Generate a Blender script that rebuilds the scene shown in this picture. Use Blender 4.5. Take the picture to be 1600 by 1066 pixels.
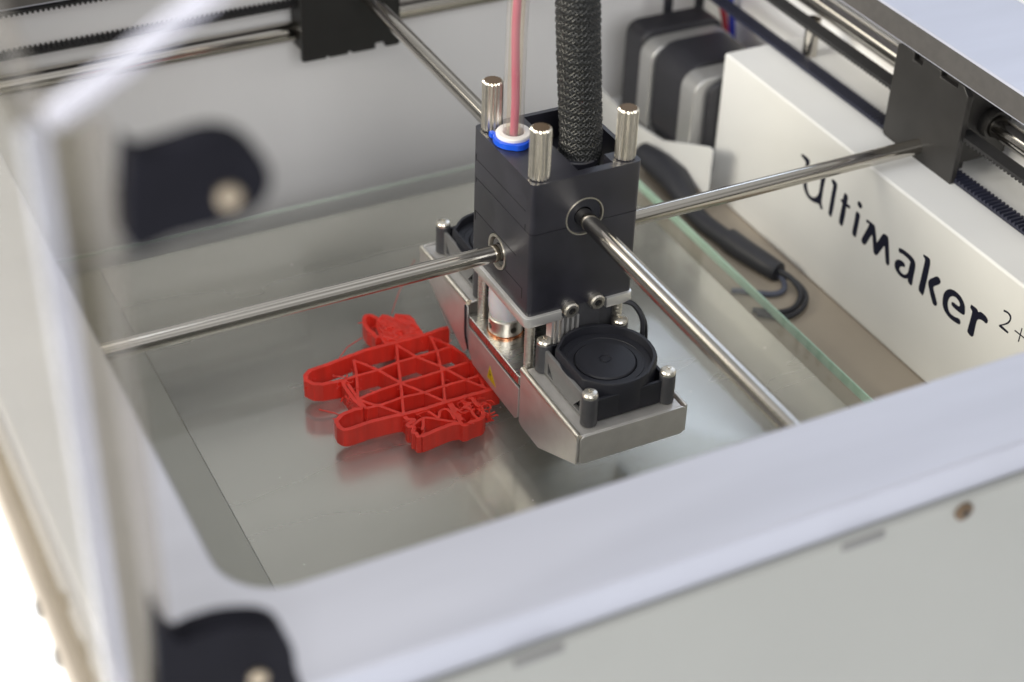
import bpy, bmesh, math, random
from mathutils import Vector, Matrix
random.seed(7)
S = 0.001            # everything below is written in millimetres, built at real size
sc = bpy.context.scene
for o in list(bpy.data.objects):
    bpy.data.objects.remove(o)

# ------------------------------------------------------------------ camera
cam_d = bpy.data.cameras.new('camera')
cam = bpy.data.objects.new('camera', cam_d)
sc.collection.objects.link(cam)
sc.camera = cam
RX = Vector((0.89202528, -0.45098951, 0.02998937))
DN = Vector((-0.24613976, -0.54035254, -0.80463305))
FW = Vector((0.37908589, 0.71037145, -0.59301458))
M = Matrix.Identity(4)
for r in range(3):
    M[r][0] = RX[r]; M[r][1] = -DN[r]; M[r][2] = -FW[r]
M.translation = Vector((-218.617, -399.612, 325.881)) * S
cam.matrix_world = M
cam_d.sensor_width = 36.0
cam_d.lens = 60.26
cam_d.clip_start = 0.01
cam_d.clip_end = 50.0
cam_d.dof.use_dof = True
cam_d.dof.focus_distance = 0.572
cam_d.dof.aperture_fstop = 8.0

# ------------------------------------------------------------------ room light (a soft, uneven studio room)
w = bpy.data.worlds.new('World'); sc.world = w
w.use_nodes = True
nt = w.node_tree; nt.nodes.clear()
out = nt.nodes.new('ShaderNodeOutputWorld'); bg = nt.nodes.new('ShaderNodeBackground')
tc = nt.nodes.new('ShaderNodeTexCoord'); mp = nt.nodes.new('ShaderNodeMapping')
mp.inputs['Scale'].default_value = (1.6, 1.6, 2.6)
nz = nt.nodes.new('ShaderNodeTexNoise'); nz.inputs['Scale'].default_value = 1.5; nz.inputs['Detail'].default_value = 2.0
rp = nt.nodes.new('ShaderNodeValToRGB')
rp.color_ramp.elements[0].position = 0.36; rp.color_ramp.elements[0].color = (0.27, 0.265, 0.25, 1)
rp.color_ramp.elements[1].position = 0.66; rp.color_ramp.elements[1].color = (0.95, 0.95, 0.96, 1)
e = rp.color_ramp.elements.new(0.5); e.color = (0.50, 0.50, 0.49, 1)
nt.links.new(tc.outputs['Generated'], mp.inputs['Vector']); nt.links.new(mp.outputs['Vector'], nz.inputs['Vector'])
nt.links.new(nz.outputs['Fac'], rp.inputs['Fac']); nt.links.new(rp.outputs['Color'], bg.inputs['Color'])
bg.inputs['Strength'].default_value = 0.82
nt.links.new(bg.outputs['Background'], out.inputs['Surface'])

def area(name, loc, target, size, size_y, power, color):
    d = bpy.data.lights.new(name, 'AREA'); d.shape = 'RECTANGLE'
    d.size = size * S; d.size_y = size_y * S; d.energy = power; d.color = color
    o = bpy.data.objects.new(name, d); sc.collection.objects.link(o)
    o.location = Vector(loc) * S
    o.rotation_euler = (Vector(target) - Vector(loc)).to_track_quat('-Z', 'Y').to_euler()
    return o
area('window_light_side', (-1400, 100, 560), (0, 0, 0), 900, 600, 50.0, (1.0, 0.995, 0.985))
area('ceiling_light', (-150, 100, 1600), (0, 0, 0), 900, 500, 3.0, (0.90, 0.93, 1.0))
area('fill_light_front', (-500, -1700, 1000), (0, 100, 0), 1000, 700, 17.0, (1.0, 0.99, 0.97))  # fill added to brighten the far wall
area('window_light_far', (1150, 1080, 950), (0, 0, 0), 650, 420, 2.2, (0.68, 0.80, 1.0))
area('window_light_back', (-750, 1150, 900), (0, 0, 0), 420, 420, 1.8, (1.0, 0.93, 0.80))

sc.view_settings.view_transform = 'Standard'
sc.view_settings.look = 'None'
sc.view_settings.exposure = 0.10
sc.view_settings.gamma = 1.0

# ------------------------------------------------------------------ materials
def mat(name, color, rough=0.5, metal=0.0, var=0.0, vscale=80.0, bump=0.0, bscale=400.0, stretch=None, spec=0.5, rvar=0.0, **kw):
    m = bpy.data.materials.new(name); m.use_nodes = True
    n = m.node_tree; b = n.nodes['Principled BSDF']
    b.inputs['Base Color'].default_value = (*color, 1); b.inputs['Roughness'].default_value = rough
    b.inputs['Metallic'].default_value = metal; b.inputs['Specular IOR Level'].default_value = spec
    for k, v in kw.items(): b.inputs[k.replace('_', ' ')].default_value = v
    t = n.nodes.new('ShaderNodeTexCoord'); mpn = n.nodes.new('ShaderNodeMapping')
    if stretch: mpn.inputs['Scale'].default_value = stretch
    n.links.new(t.outputs['Object'], mpn.inputs['Vector'])
    if var > 0:
        z = n.nodes.new('ShaderNodeTexNoise'); z.inputs['Scale'].default_value = vscale; z.inputs['Detail'].default_value = 5
        n.links.new(mpn.outputs['Vector'], z.inputs['Vector'])
        r = n.nodes.new('ShaderNodeValToRGB')
        r.color_ramp.elements[0].position = 0.3; r.color_ramp.elements[1].position = 0.7
        r.color_ramp.elements[0].color = (*[c * (1 - var) for c in color], 1)
        r.color_ramp.elements[1].color = (*[min(1, c * (1 + var)) for c in color], 1)
        n.links.new(z.outputs['Fac'], r.inputs['Fac']); n.links.new(r.outputs['Color'], b.inputs['Base Color'])
        if rvar > 0:
            mr = n.nodes.new('ShaderNodeMapRange'); mr.inputs[1].default_value = 0.3; mr.inputs[2].default_value = 0.7
            mr.inputs[3].default_value = max(0.02, rough - rvar); mr.inputs[4].default_value = rough + rvar
            n.links.new(z.outputs['Fac'], mr.inputs[0]); n.links.new(mr.outputs[0], b.inputs['Roughness'])
    if bump > 0:
        z = n.nodes.new('ShaderNodeTexNoise'); z.inputs['Scale'].default_value = bscale; z.inputs['Detail'].default_value = 3
        n.links.new(mpn.outputs['Vector'], z.inputs['Vector'])
        bn = n.nodes.new('ShaderNodeBump'); bn.inputs['Strength'].default_value = bump; bn.inputs['Distance'].default_value = 0.0002
        n.links.new(z.outputs['Fac'], bn.inputs['Height']); n.links.new(bn.outputs['Normal'], b.inputs['Normal'])
    return m
def clear_mat(name, tint, alpha_mix, coat=(0.8, 0.8, 0.85), rough=0.02, refl=1.0):
    m = bpy.data.materials.new(name); m.use_nodes = True
    n = m.node_tree; n.nodes.clear()
    o = n.nodes.new('ShaderNodeOutputMaterial'); tr = n.nodes.new('ShaderNodeBsdfTransparent'); tr.inputs[0].default_value = (*tint, 1)
    gl = n.nodes.new('ShaderNodeBsdfGlossy'); gl.inputs['Roughness'].default_value = rough
    df = n.nodes.new('ShaderNodeBsdfDiffuse'); df.inputs[0].default_value = (*coat, 1)
    fr = n.nodes.new('ShaderNodeFresnel'); fr.inputs[0].default_value = 1.5
    m1 = n.nodes.new('ShaderNodeMixShader'); m1.inputs[0].default_value = alpha_mix
    z = n.nodes.new('ShaderNodeTexNoise'); z.inputs['Scale'].default_value = 60; t = n.nodes.new('ShaderNodeTexCoord')
    mr = n.nodes.new('ShaderNodeMapRange'); mr.inputs[1].default_value = 0.3; mr.inputs[2].default_value = 0.7
    mr.inputs[3].default_value = alpha_mix * 0.8; mr.inputs[4].default_value = min(1, alpha_mix * 1.2)
    n.links.new(t.outputs['Object'], z.inputs['Vector']); n.links.new(z.outputs['Fac'], mr.inputs[0]); n.links.new(mr.outputs[0], m1.inputs[0])
    m2 = n.nodes.new('ShaderNodeMixShader')
    n.links.new(tr.outputs[0], m1.inputs[1]); n.links.new(df.outputs[0], m1.inputs[2])
    ge = n.nodes.new('ShaderNodeNewGeometry'); sb_ = n.nodes.new('ShaderNodeMath'); sb_.operation = 'SUBTRACT'; sb_.inputs[0].default_value = refl
    sb_.use_clamp = True; ml = n.nodes.new('ShaderNodeMath'); ml.operation = 'MULTIPLY'
    n.links.new(ge.outputs['Backfacing'], sb_.inputs[1]); n.links.new(sb_.outputs[0], ml.inputs[0]); n.links.new(fr.outputs[0], ml.inputs[1])
    n.links.new(ml.outputs[0], m2.inputs[0]); n.links.new(m1.outputs[0], m2.inputs[1]); n.links.new(gl.outputs[0], m2.inputs[2])
    n.links.new(m2.outputs[0], o.inputs[0])
    return m
MT = {}
MT['rim'] = mat('satin_white_aluminium', (0.49, 0.505, 0.59), 0.36, 0.25, 0.06, 9, 0.03, 900, stretch=(1, 6, 1))
MT['rim_edge'] = mat('dark_core_edge', (0.085, 0.080, 0.078), 0.75, 0, 0.08, 300, 0.1, 1500)
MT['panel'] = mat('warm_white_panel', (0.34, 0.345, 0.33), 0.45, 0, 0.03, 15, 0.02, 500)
MT['wall'] = mat('grey_white_wall', (0.86, 0.86, 0.88), 0.5, 0, 0.03, 10, 0.02, 500)
MT['cover'] = mat('cream_white_powder_coat', (0.76, 0.765, 0.765), 0.45, 0, 0.02, 30, 0.08, 2500)
MT['outer_white'] = mat('glossy_white_side', (0.9, 0.9, 0.9), 0.4, 0, 0.01, 10)
MT['beige'] = mat('beige_panel_edge', (0.27, 0.23, 0.18), 0.6, 0, 0.08, 60)
MT['floor'] = mat('beige_floor_plate', (0.36, 0.31, 0.25), 0.5, 0, 0.06, 25, 0.03, 400)
MT['table'] = mat('white_table', (0.88, 0.89, 0.90), 0.5, 0, 0.01, 5)
MT['steel'] = mat('polished_steel', (0.60, 0.57, 0.52), 0.12, 1.0, 0.02, 60, rvar=0.01)
MT['nickel'] = mat('knurled_nickel', (0.88, 0.84, 0.76), 0.36, 1.0, 0.08, 500, 0.15, 2500)
MT['alu'] = mat('brushed_aluminium', (0.70, 0.69, 0.66), 0.30, 1.0, 0.06, 160, 0.12, 300, stretch=(1, 12, 1), rvar=0.06)
MT['sheet'] = mat('satin_sheet_metal', (0.72, 0.70, 0.68), 0.38, 0.6, 0.05, 200, 0.06, 900, rvar=0.05)
MT['clear_alu'] = mat('polished_plate', (0.80, 0.79, 0.78), 0.3, 0.65, 0.05, 120, 0.03, 500)
MT['black'] = mat('black_moulded_plastic', (0.009, 0.009, 0.014), 0.7, 0, 0.12, 120, 0.06, 1500, spec=0.12)
MT['body'] = mat('anodised_black_body', (0.020, 0.020, 0.029), 0.34, 0.0, 0.30, 70, 0.18, 2200, spec=0.9, rvar=0.06)
MT['slot'] = mat('slot_grey', (0.20, 0.20, 0.20), 0.6)
MT['brown_and_shade'] = mat('dull_brown_screw_and_nut_shade', (0.16, 0.11, 0.07), 0.5, 0.6)
MT['carrier'] = mat('dull_aluminium_carrier', (0.56, 0.545, 0.50), 0.36, 0.6, 0.08, 14, rvar=0.05)
MT['fan'] = mat('fan_plastic', (0.017, 0.018, 0.026), 0.5, 0, 0.1, 200, 0.03, 900)
MT['skirt_lit'] = mat('lit_fan_skirt', (0.20, 0.20, 0.205), 0.4, 0, 0.08, 150)
MT['fan_grey'] = mat('fan_frame_plastic', (0.075, 0.076, 0.085), 0.42, 0, 0.1, 200, 0.03, 900)
MT['block'] = mat('black_sliding_block', (0.028, 0.0265, 0.026), 0.42, 0, 0.15, 80, 0.12, 1800)
MT['block_far'] = mat('black_far_block', (0.012, 0.012, 0.012), 0.5, 0, 0.15, 80)
MT['brass'] = mat('dull_brass', (0.50, 0.42, 0.32), 0.4, 0.8)
MT['belt'] = mat('black_rubber', (0.022, 0.022, 0.024), 0.6, 0, 0.1, 500)
MT['belt_navy'] = mat('navy_rubber', (0.018, 0.020, 0.040), 0.5, 0, 0.1, 500)
MT['dark'] = mat('dark_void', (0.008, 0.008, 0.010), 0.7)
MT['red'] = mat('red_print_plastic', (0.82, 0.044, 0.026), 0.36, 0, 0.12, 260, 0.55, 900, stretch=(1, 1, 0.10),
               Subsurface_Weight=0.25, Subsurface_Scale=0.0012)
MT['red_fil'] = mat('magenta_filament', (0.52, 0.035, 0.15), 0.4)
MT['white_plastic'] = mat('white_plastic', (0.80, 0.78, 0.77), 0.35)
MT['ptfe'] = mat('white_insulator', (0.84, 0.84, 0.90), 0.3, Subsurface_Weight=0.3, Subsurface_Scale=0.002)
MT['blue'] = mat('blue_clip', (0.008, 0.09, 0.72), 0.3)
MT['copper'] = mat('copper_washer', (0.75, 0.36, 0.20), 0.25, 1.0)
MT['yellow'] = mat('yellow_warning_print', (0.80, 0.66, 0.02), 0.5)
MT['ink'] = mat('dark_blue_ink', (0.008, 0.009, 0.024), 0.7, spec=0.2)
MT['bed'] = mat('aluminium_bed_plate', (0.74, 0.72, 0.68), 0.24, 0.75, 0.10, 14, 0.0, 300, stretch=(0.5, 2.0, 1), rvar=0.08)
MT['glass'] = clear_mat('bed_glass', (0.965, 0.968, 0.955), 0.04, (0.7, 0.72, 0.7))
MT['glass_edge'] = mat('green_glass_edge', (0.50, 0.74, 0.62), 0.25, 0, 0.05, 60)
MT['glass_edge_pale'] = mat('pale_glass_edge', (0.62, 0.70, 0.66), 0.25)
MT['tube'] = clear_mat('clear_feed_tube', (0.95, 0.94, 0.93), 0.12, (0.85, 0.86, 0.88), 0.05)
MT['tube_in'] = clear_mat('cream_tube_bore', (0.97, 0.93, 0.86), 0.07, (0.85, 0.76, 0.55), 0.1)
MT['acryl'] = clear_mat('acrylic_beige_reflection', (0.76, 0.735, 0.67), 0.05, (0.50, 0.46, 0.39), refl=0.35)  # clear panel; the beige reflection on it is put into tint and coat
MT['acryl_edge'] = clear_mat('acrylic_edge', (0.85, 0.85, 0.88), 0.22, (0.66, 0.67, 0.74), 0.15)
MT['lid_edge'] = clear_mat('bright_lid_edge', (0.88, 0.88, 0.92), 0.42, (0.80, 0.80, 0.88), 0.15)
MT['acryl_edge2'] = clear_mat('acrylic_edge_warm', (0.85, 0.82, 0.78), 0.14, (0.45, 0.44, 0.42), 0.15)
MT['motor'] = mat('motor_black', (0.022, 0.022, 0.028), 0.4, 0, 0.1, 100)
MT['motor_cap'] = mat('motor_end_cap', (0.48, 0.48, 0.48), 0.4, 0.7, 0.05, 100)
MT['cable'] = mat('black_cable', (0.020, 0.021, 0.028), 0.5, 0, 0.1, 200)
MT['grey_wire'] = mat('grey_wire', (0.09, 0.10, 0.14), 0.45)
MT['wire_red'] = mat('red_wire', (0.40, 0.03, 0.05), 0.4)
MT['wire_blue'] = mat('blue_wire', (0.03, 0.05, 0.50), 0.4)
MT['braid'] = mat('braid_strand', (0.020, 0.021, 0.022), 0.28)

# ------------------------------------------------------------------ geometry helpers
class MB:
    def __init__(self): self.v = []; self.f = []; self.mi = []
    def add(self, vs, fs, mi=0):
        k = len(self.v); self.v += [tuple(p) for p in vs]
        self.f += [tuple(i + k for i in f) for f in fs]; self.mi += [mi] * len(fs); return self
    def box(self, x0, x1, y0, y1, z0, z1, mi=0):
        vs = [(x, y, z) for x in (x0, x1) for y in (y0, y1) for z in (z0, z1)]
        return self.add(vs, [(0, 1, 3, 2), (4, 6, 7, 5), (0, 4, 5, 1), (2, 3, 7, 6), (0, 2, 6, 4), (1, 5, 7, 3)], mi)
    def prism(self, pts, axis, a, b, mi=0):
        """closed 2D outline pushed along an axis: x -> pts are (y,z); y -> (x,z); z -> (x,y)"""
        def P(p, h):
            if axis == 'x': return (h, p[0], p[1])
            if axis == 'y': return (p[0], h, p[1])
            return (p[0], p[1], h)
        n = len(pts)
        vs = [P(p, a) for p in pts] + [P(p, b) for p in pts]
        fs = [tuple(range(n))[::-1], tuple(range(n, 2 * n))] + [(i, (i + 1) % n, n + (i + 1) % n, n + i) for i in range(n)]
        return self.add(vs, fs, mi)
    def lathe(self, prof, c, axis='z', n=32, mi=0, closed=True):
        """prof: (r, h) pairs"""
        vs = []
        for r, h in prof:
            for k in range(n):
                a = 2 * math.pi * k / n; u, v = r * math.cos(a), r * math.sin(a)
                if axis == 'z': vs.append((c[0] + u, c[1] + v, c[2] + h))
                elif axis == 'y': vs.append((c[0] + v, c[1] + h, c[2] + u))
                else: vs.append((c[0] + h, c[1] + u, c[2] + v))
        fs = [(i * n + k, i * n + (k + 1) % n, (i + 1) * n + (k + 1) % n, (i + 1) * n + k) for i in range(len(prof) - 1) for k in range(n)]
        if closed:
            fs.append(tuple(range(n))[::-1]); L = (len(prof) - 1) * n; fs.append(tuple(range(L, L + n)))
        return self.add(vs, fs, mi)
    def tube(self, path, r, n=10, mi=0, caps=True):
        path = [Vector(p) for p in path]; N = len(path); vs = []
        rr = r if isinstance(r, (list, tuple)) else [r] * N
        ref = None
        for i, p in enumerate(path):
            t = (path[min(i + 1, N - 1)] - path[max(i - 1, 0)]).normalized()
            if ref is None: ref = t.orthogonal().normalized()
            ref = (ref - t * ref.dot(t)).normalized(); b = t.cross(ref)
            for k in range(n):
                a = 2 * math.pi * k / n
                vs.append(p + ref * (math.cos(a) * rr[i]) + b * (math.sin(a) * rr[i]))
        fs = [(i * n + k, i * n + (k + 1) % n, (i + 1) * n + (k + 1) % n, (i + 1) * n + k) for i in range(N - 1) for k in range(n)]
        if caps: fs += [tuple(range(n))[::-1], tuple(range((N - 1) * n, N * n))]
        return self.add(vs, fs, mi)
def smooth_path(pts, step=1.0):
    P = [Vector(p) for p in pts]; P = [P[0] * 2 - P[1]] + P + [P[-1] * 2 - P[-2]]; o = []
    for i in range(1, len(P) - 2):
        n = max(1, int((P[i + 1] - P[i]).length / step))
        for k in range(n):
            t = k / n; a, b, c, d = P[i - 1:i + 3]
            o.append(0.5 * ((2 * b) + (c - a) * t + (2 * a - 5 * b + 4 * c - d) * t * t + (3 * b - a - 3 * c + d) * t ** 3))
    o.append(P[-2]); return o
def linear_path(pts, step=1.0):
    P = [Vector(p) for p in pts]; o = []
    for a, b in zip(P, P[1:]):
        n = max(1, int((b - a).length / step)); o += [a.lerp(b, k / n) for k in range(n)]
    o.append(P[-1]); return o
def loc_of(parent):
    v = Vector((0, 0, 0))
    while parent is not None: v = v + Vector(parent['_mm']); parent = parent.parent
    return v
def obj(name, mb, mats, parent=None, bevel=0.0, seg=2, sharp=35, loc=None, label=None, category=None, group=None, kind=None):
    if not isinstance(mats, (list, tuple)): mats = [mats]
    base = loc_of(parent)
    mine = Vector(loc) - base if loc is not None else Vector((0, 0, 0))
    origin = base + mine
    me = bpy.data.meshes.new(name)
    me.from_pydata([((Vector(p) - origin) * S)[:] for p in mb.v], [], mb.f)
    for m in mats: me.materials.append(m)
    if len(mats) > 1: me.polygons.foreach_set('material_index', mb.mi)
    b = bmesh.new(); b.from_mesh(me); bmesh.ops.recalc_face_normals(b, faces=b.faces[:]); b.to_mesh(me); b.free()
    me.shade_smooth(); me.set_sharp_from_angle(angle=math.radians(sharp))
    o = bpy.data.objects.new(name, me); sc.collection.objects.link(o)
    o.location = mine * S; o['_mm'] = tuple(mine)
    if parent is not None: o.parent = parent
    if bevel > 0:
        md = o.modifiers.new('bevel', 'BEVEL'); md.width = bevel * S; md.segments = seg; md.limit_method = 'ANGLE'; md.angle_limit = math.radians(40)
        md.harden_normals = False; md.material = 0
    if label: o['label'] = label
    if category: o['category'] = category
    if group: o['group'] = group
    if kind: o['kind'] = kind
    return o
def thing(name, label, cat, loc=(0, 0, 0), group=None):
    o = bpy.data.objects.new(name, None); sc.collection.objects.link(o)
    o.location = Vector(loc) * S; o['_mm'] = tuple(loc); o.empty_display_size = 0.01
    o['label'] = label; o['category'] = cat
    if group: o['group'] = group
    return o
def cut(o, cutters):
    """carve openings, bake the result and drop the cutters"""
    base = loc_of(o)
    tmp = []
    for mb in cutters:
        c = obj('cutter', mb, MT['dark']); tmp.append(c)
        md = o.modifiers.new('cut', 'BOOLEAN'); md.operation = 'DIFFERENCE'; md.object = c; md.solver = 'EXACT'
    bpy.context.view_layer.update()
    dg = bpy.context.evaluated_depsgraph_get()
    me = bpy.data.meshes.new_from_object(o.evaluated_get(dg))
    o.modifiers.clear(); o.data = me
    me.shade_smooth(); me.set_sharp_from_angle(angle=math.radians(35))
    for c in tmp: bpy.data.objects.remove(c)
def clone(o, dx, dy, dz, parent=None):
    c = o.copy(); sc.collection.objects.link(c)
    c.location = o.location + Vector((dx, dy, dz)) * S
    c['_mm'] = tuple(Vector(o['_mm']) + Vector((dx, dy, dz)))
    if parent is not None: c.parent = parent
    for ch in list(o.children):
        d = ch.copy(); sc.collection.objects.link(d); d.parent = c
    return c
LETTERS = {"u": [[-65.6, -10.31], [-64.54, -9.67], [-60.41, -9.87], [-60.24, -11.76], [-60.08, -16.01], [-59.84, -19.89], [-59.08, -22.03], [-57.16, -23.9], [-54.73, -23.81], [-53.29, -23.0], [-51.8, -21.25], [-51.23, -19.11], [-51.27, -15.51], [-51.24, -12.26], [-51.15, -9.7], [-49.07, -9.1], [-49.21, -11.86], [-49.47, -15.24], [-49.49, -18.5], [-49.29, -22.76], [-47.97, -24.93], [-48.68, -25.34], [-50.6, -24.05], [-53.91, -25.0], [-57.74, -24.96], [-60.68, -22.92], [-61.45, -20.78], [-61.54, -16.81], [-61.94, -12.68], [-62.24, -11.39]], "l": [[-45.09, -10.31], [-44.39, -9.93], [-41.94, -10.35], [-41.71, -11.29], [-41.79, -15.27], [-41.8, -20.68], [-42.03, -24.09], [-42.31, -25.16], [-43.47, -24.73], [-43.74, -23.61], [-43.72, -17.07], [-43.56, -13.39], [-43.71, -11.69], [-44.84, -10.89]], "t": [[-36.22, -11.44], [-34.86, -11.74], [-34.46, -12.93], [-34.31, -14.99], [-32.54, -14.87], [-32.12, -15.53], [-33.06, -15.88], [-34.5, -16.34], [-34.44, -19.72], [-34.79, -24.63], [-35.17, -25.22], [-36.63, -24.61], [-36.79, -21.8], [-36.58, -17.35], [-36.66, -15.96], [-37.85, -15.38], [-37.69, -14.94], [-36.74, -14.58], [-36.58, -12.7]], "dot": [[-27.83, -10.25], [-26.53, -10.4], [-25.56, -11.26], [-26.1, -12.1], [-27.4, -11.95], [-28.12, -11.12]], "i": [[-27.83, -14.83], [-26.14, -15.17], [-25.96, -16.94], [-26.12, -22.68], [-26.33, -25.08], [-28.03, -24.76], [-28.24, -23.93], [-28.05, -19.28], [-28.09, -15.92]], "m": [[-21.62, -14.8], [-17.56, -14.67], [-16.37, -15.65], [-14.04, -20.62], [-13.36, -19.84], [-11.56, -15.79], [-10.66, -14.89], [-9.25, -14.8], [-8.29, -15.53], [-5.89, -22.65], [-5.43, -25.0], [-6.45, -25.43], [-7.28, -24.25], [-9.17, -19.02], [-9.88, -19.26], [-12.58, -24.83], [-13.22, -25.4], [-14.34, -25.13], [-14.9, -23.96], [-17.02, -18.83], [-18.07, -19.83], [-20.22, -24.87], [-22.13, -24.69], [-22.34, -23.86], [-19.61, -15.87], [-21.42, -15.61]], "a": [[-1.43, -15.5], [0.95, -14.99], [4.42, -14.92], [6.77, -15.33], [8.04, -16.39], [8.44, -18.72], [8.37, -22.1], [8.51, -25.36], [8.1, -25.69], [6.45, -25.15], [5.98, -23.95], [4.4, -25.01], [1.75, -25.46], [-0.73, -24.74], [-1.99, -23.27], [-2.03, -21.8], [-1.11, -20.49], [0.48, -19.82], [2.49, -19.78], [3.09, -20.71], [2.08, -21.07], [0.8, -21.93], [0.45, -23.45], [1.4, -24.17], [2.96, -24.33], [4.34, -23.85], [5.46, -22.41], [5.76, -20.74], [5.79, -18.13], [5.75, -17.05], [3.82, -16.38], [0.81, -16.36], [-0.83, -16.8], [-1.48, -16.27]], "k": [[11.58, -10.52], [14.43, -10.31], [15.27, -11.24], [15.47, -14.03], [15.29, -24.81], [14.53, -25.59], [12.89, -25.03], [12.67, -24.23], [12.9, -17.07], [12.9, -11.78], [11.6, -10.94]], "k2": [[17.6, -17.36], [20.54, -14.59], [22.24, -15.17], [22.0, -16.49], [19.45, -19.5], [21.57, -22.65], [22.94, -24.63], [22.58, -25.58], [21.36, -25.65], [19.73, -23.83], [17.65, -20.87], [16.82, -19.03]], "e": [[28.06, -15.25], [30.58, -14.59], [33.68, -14.94], [36.09, -16.65], [36.81, -18.52], [36.9, -20.24], [33.53, -20.64], [30.42, -20.3], [30.19, -19.51], [30.84, -19.23], [33.7, -19.13], [34.49, -18.15], [33.63, -16.83], [31.66, -16.23], [29.7, -16.78], [28.34, -18.35], [27.97, -20.69], [28.7, -22.82], [30.3, -24.15], [32.75, -24.21], [35.27, -23.51], [36.12, -24.37], [35.91, -25.08], [31.96, -25.68], [28.76, -25.15], [26.62, -23.69], [25.73, -21.42], [25.67, -18.63], [26.63, -16.62]], "r": [[39.54, -14.67], [42.46, -14.63], [43.3, -15.48], [44.48, -14.57], [47.11, -14.61], [48.38, -15.39], [48.17, -16.6], [46.54, -16.6], [44.91, -16.97], [43.55, -18.32], [43.38, -21.7], [43.45, -24.94], [42.7, -25.82], [40.93, -25.44], [40.64, -24.46], [40.86, -19.16], [40.76, -16.43], [39.57, -15.8]], "two": [[54.5, -6.98], [56.33, -6.56], [58.13, -6.97], [58.6, -8.47], [57.84, -10.56], [55.67, -12.67], [55.13, -13.12], [58.74, -13.47], [58.69, -14.05], [54.11, -14.06], [54.14, -13.59], [56.44, -11.48], [57.92, -9.37], [57.99, -7.97], [57.09, -7.2], [55.69, -7.21], [54.66, -7.51]], "plus_h": [[61.43, -10.78], [67.32, -10.74], [67.24, -11.2], [61.31, -11.31]], "plus_v": [[64.07, -8.26], [64.47, -8.13], [64.45, -13.9], [63.95, -14.09]]}
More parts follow.
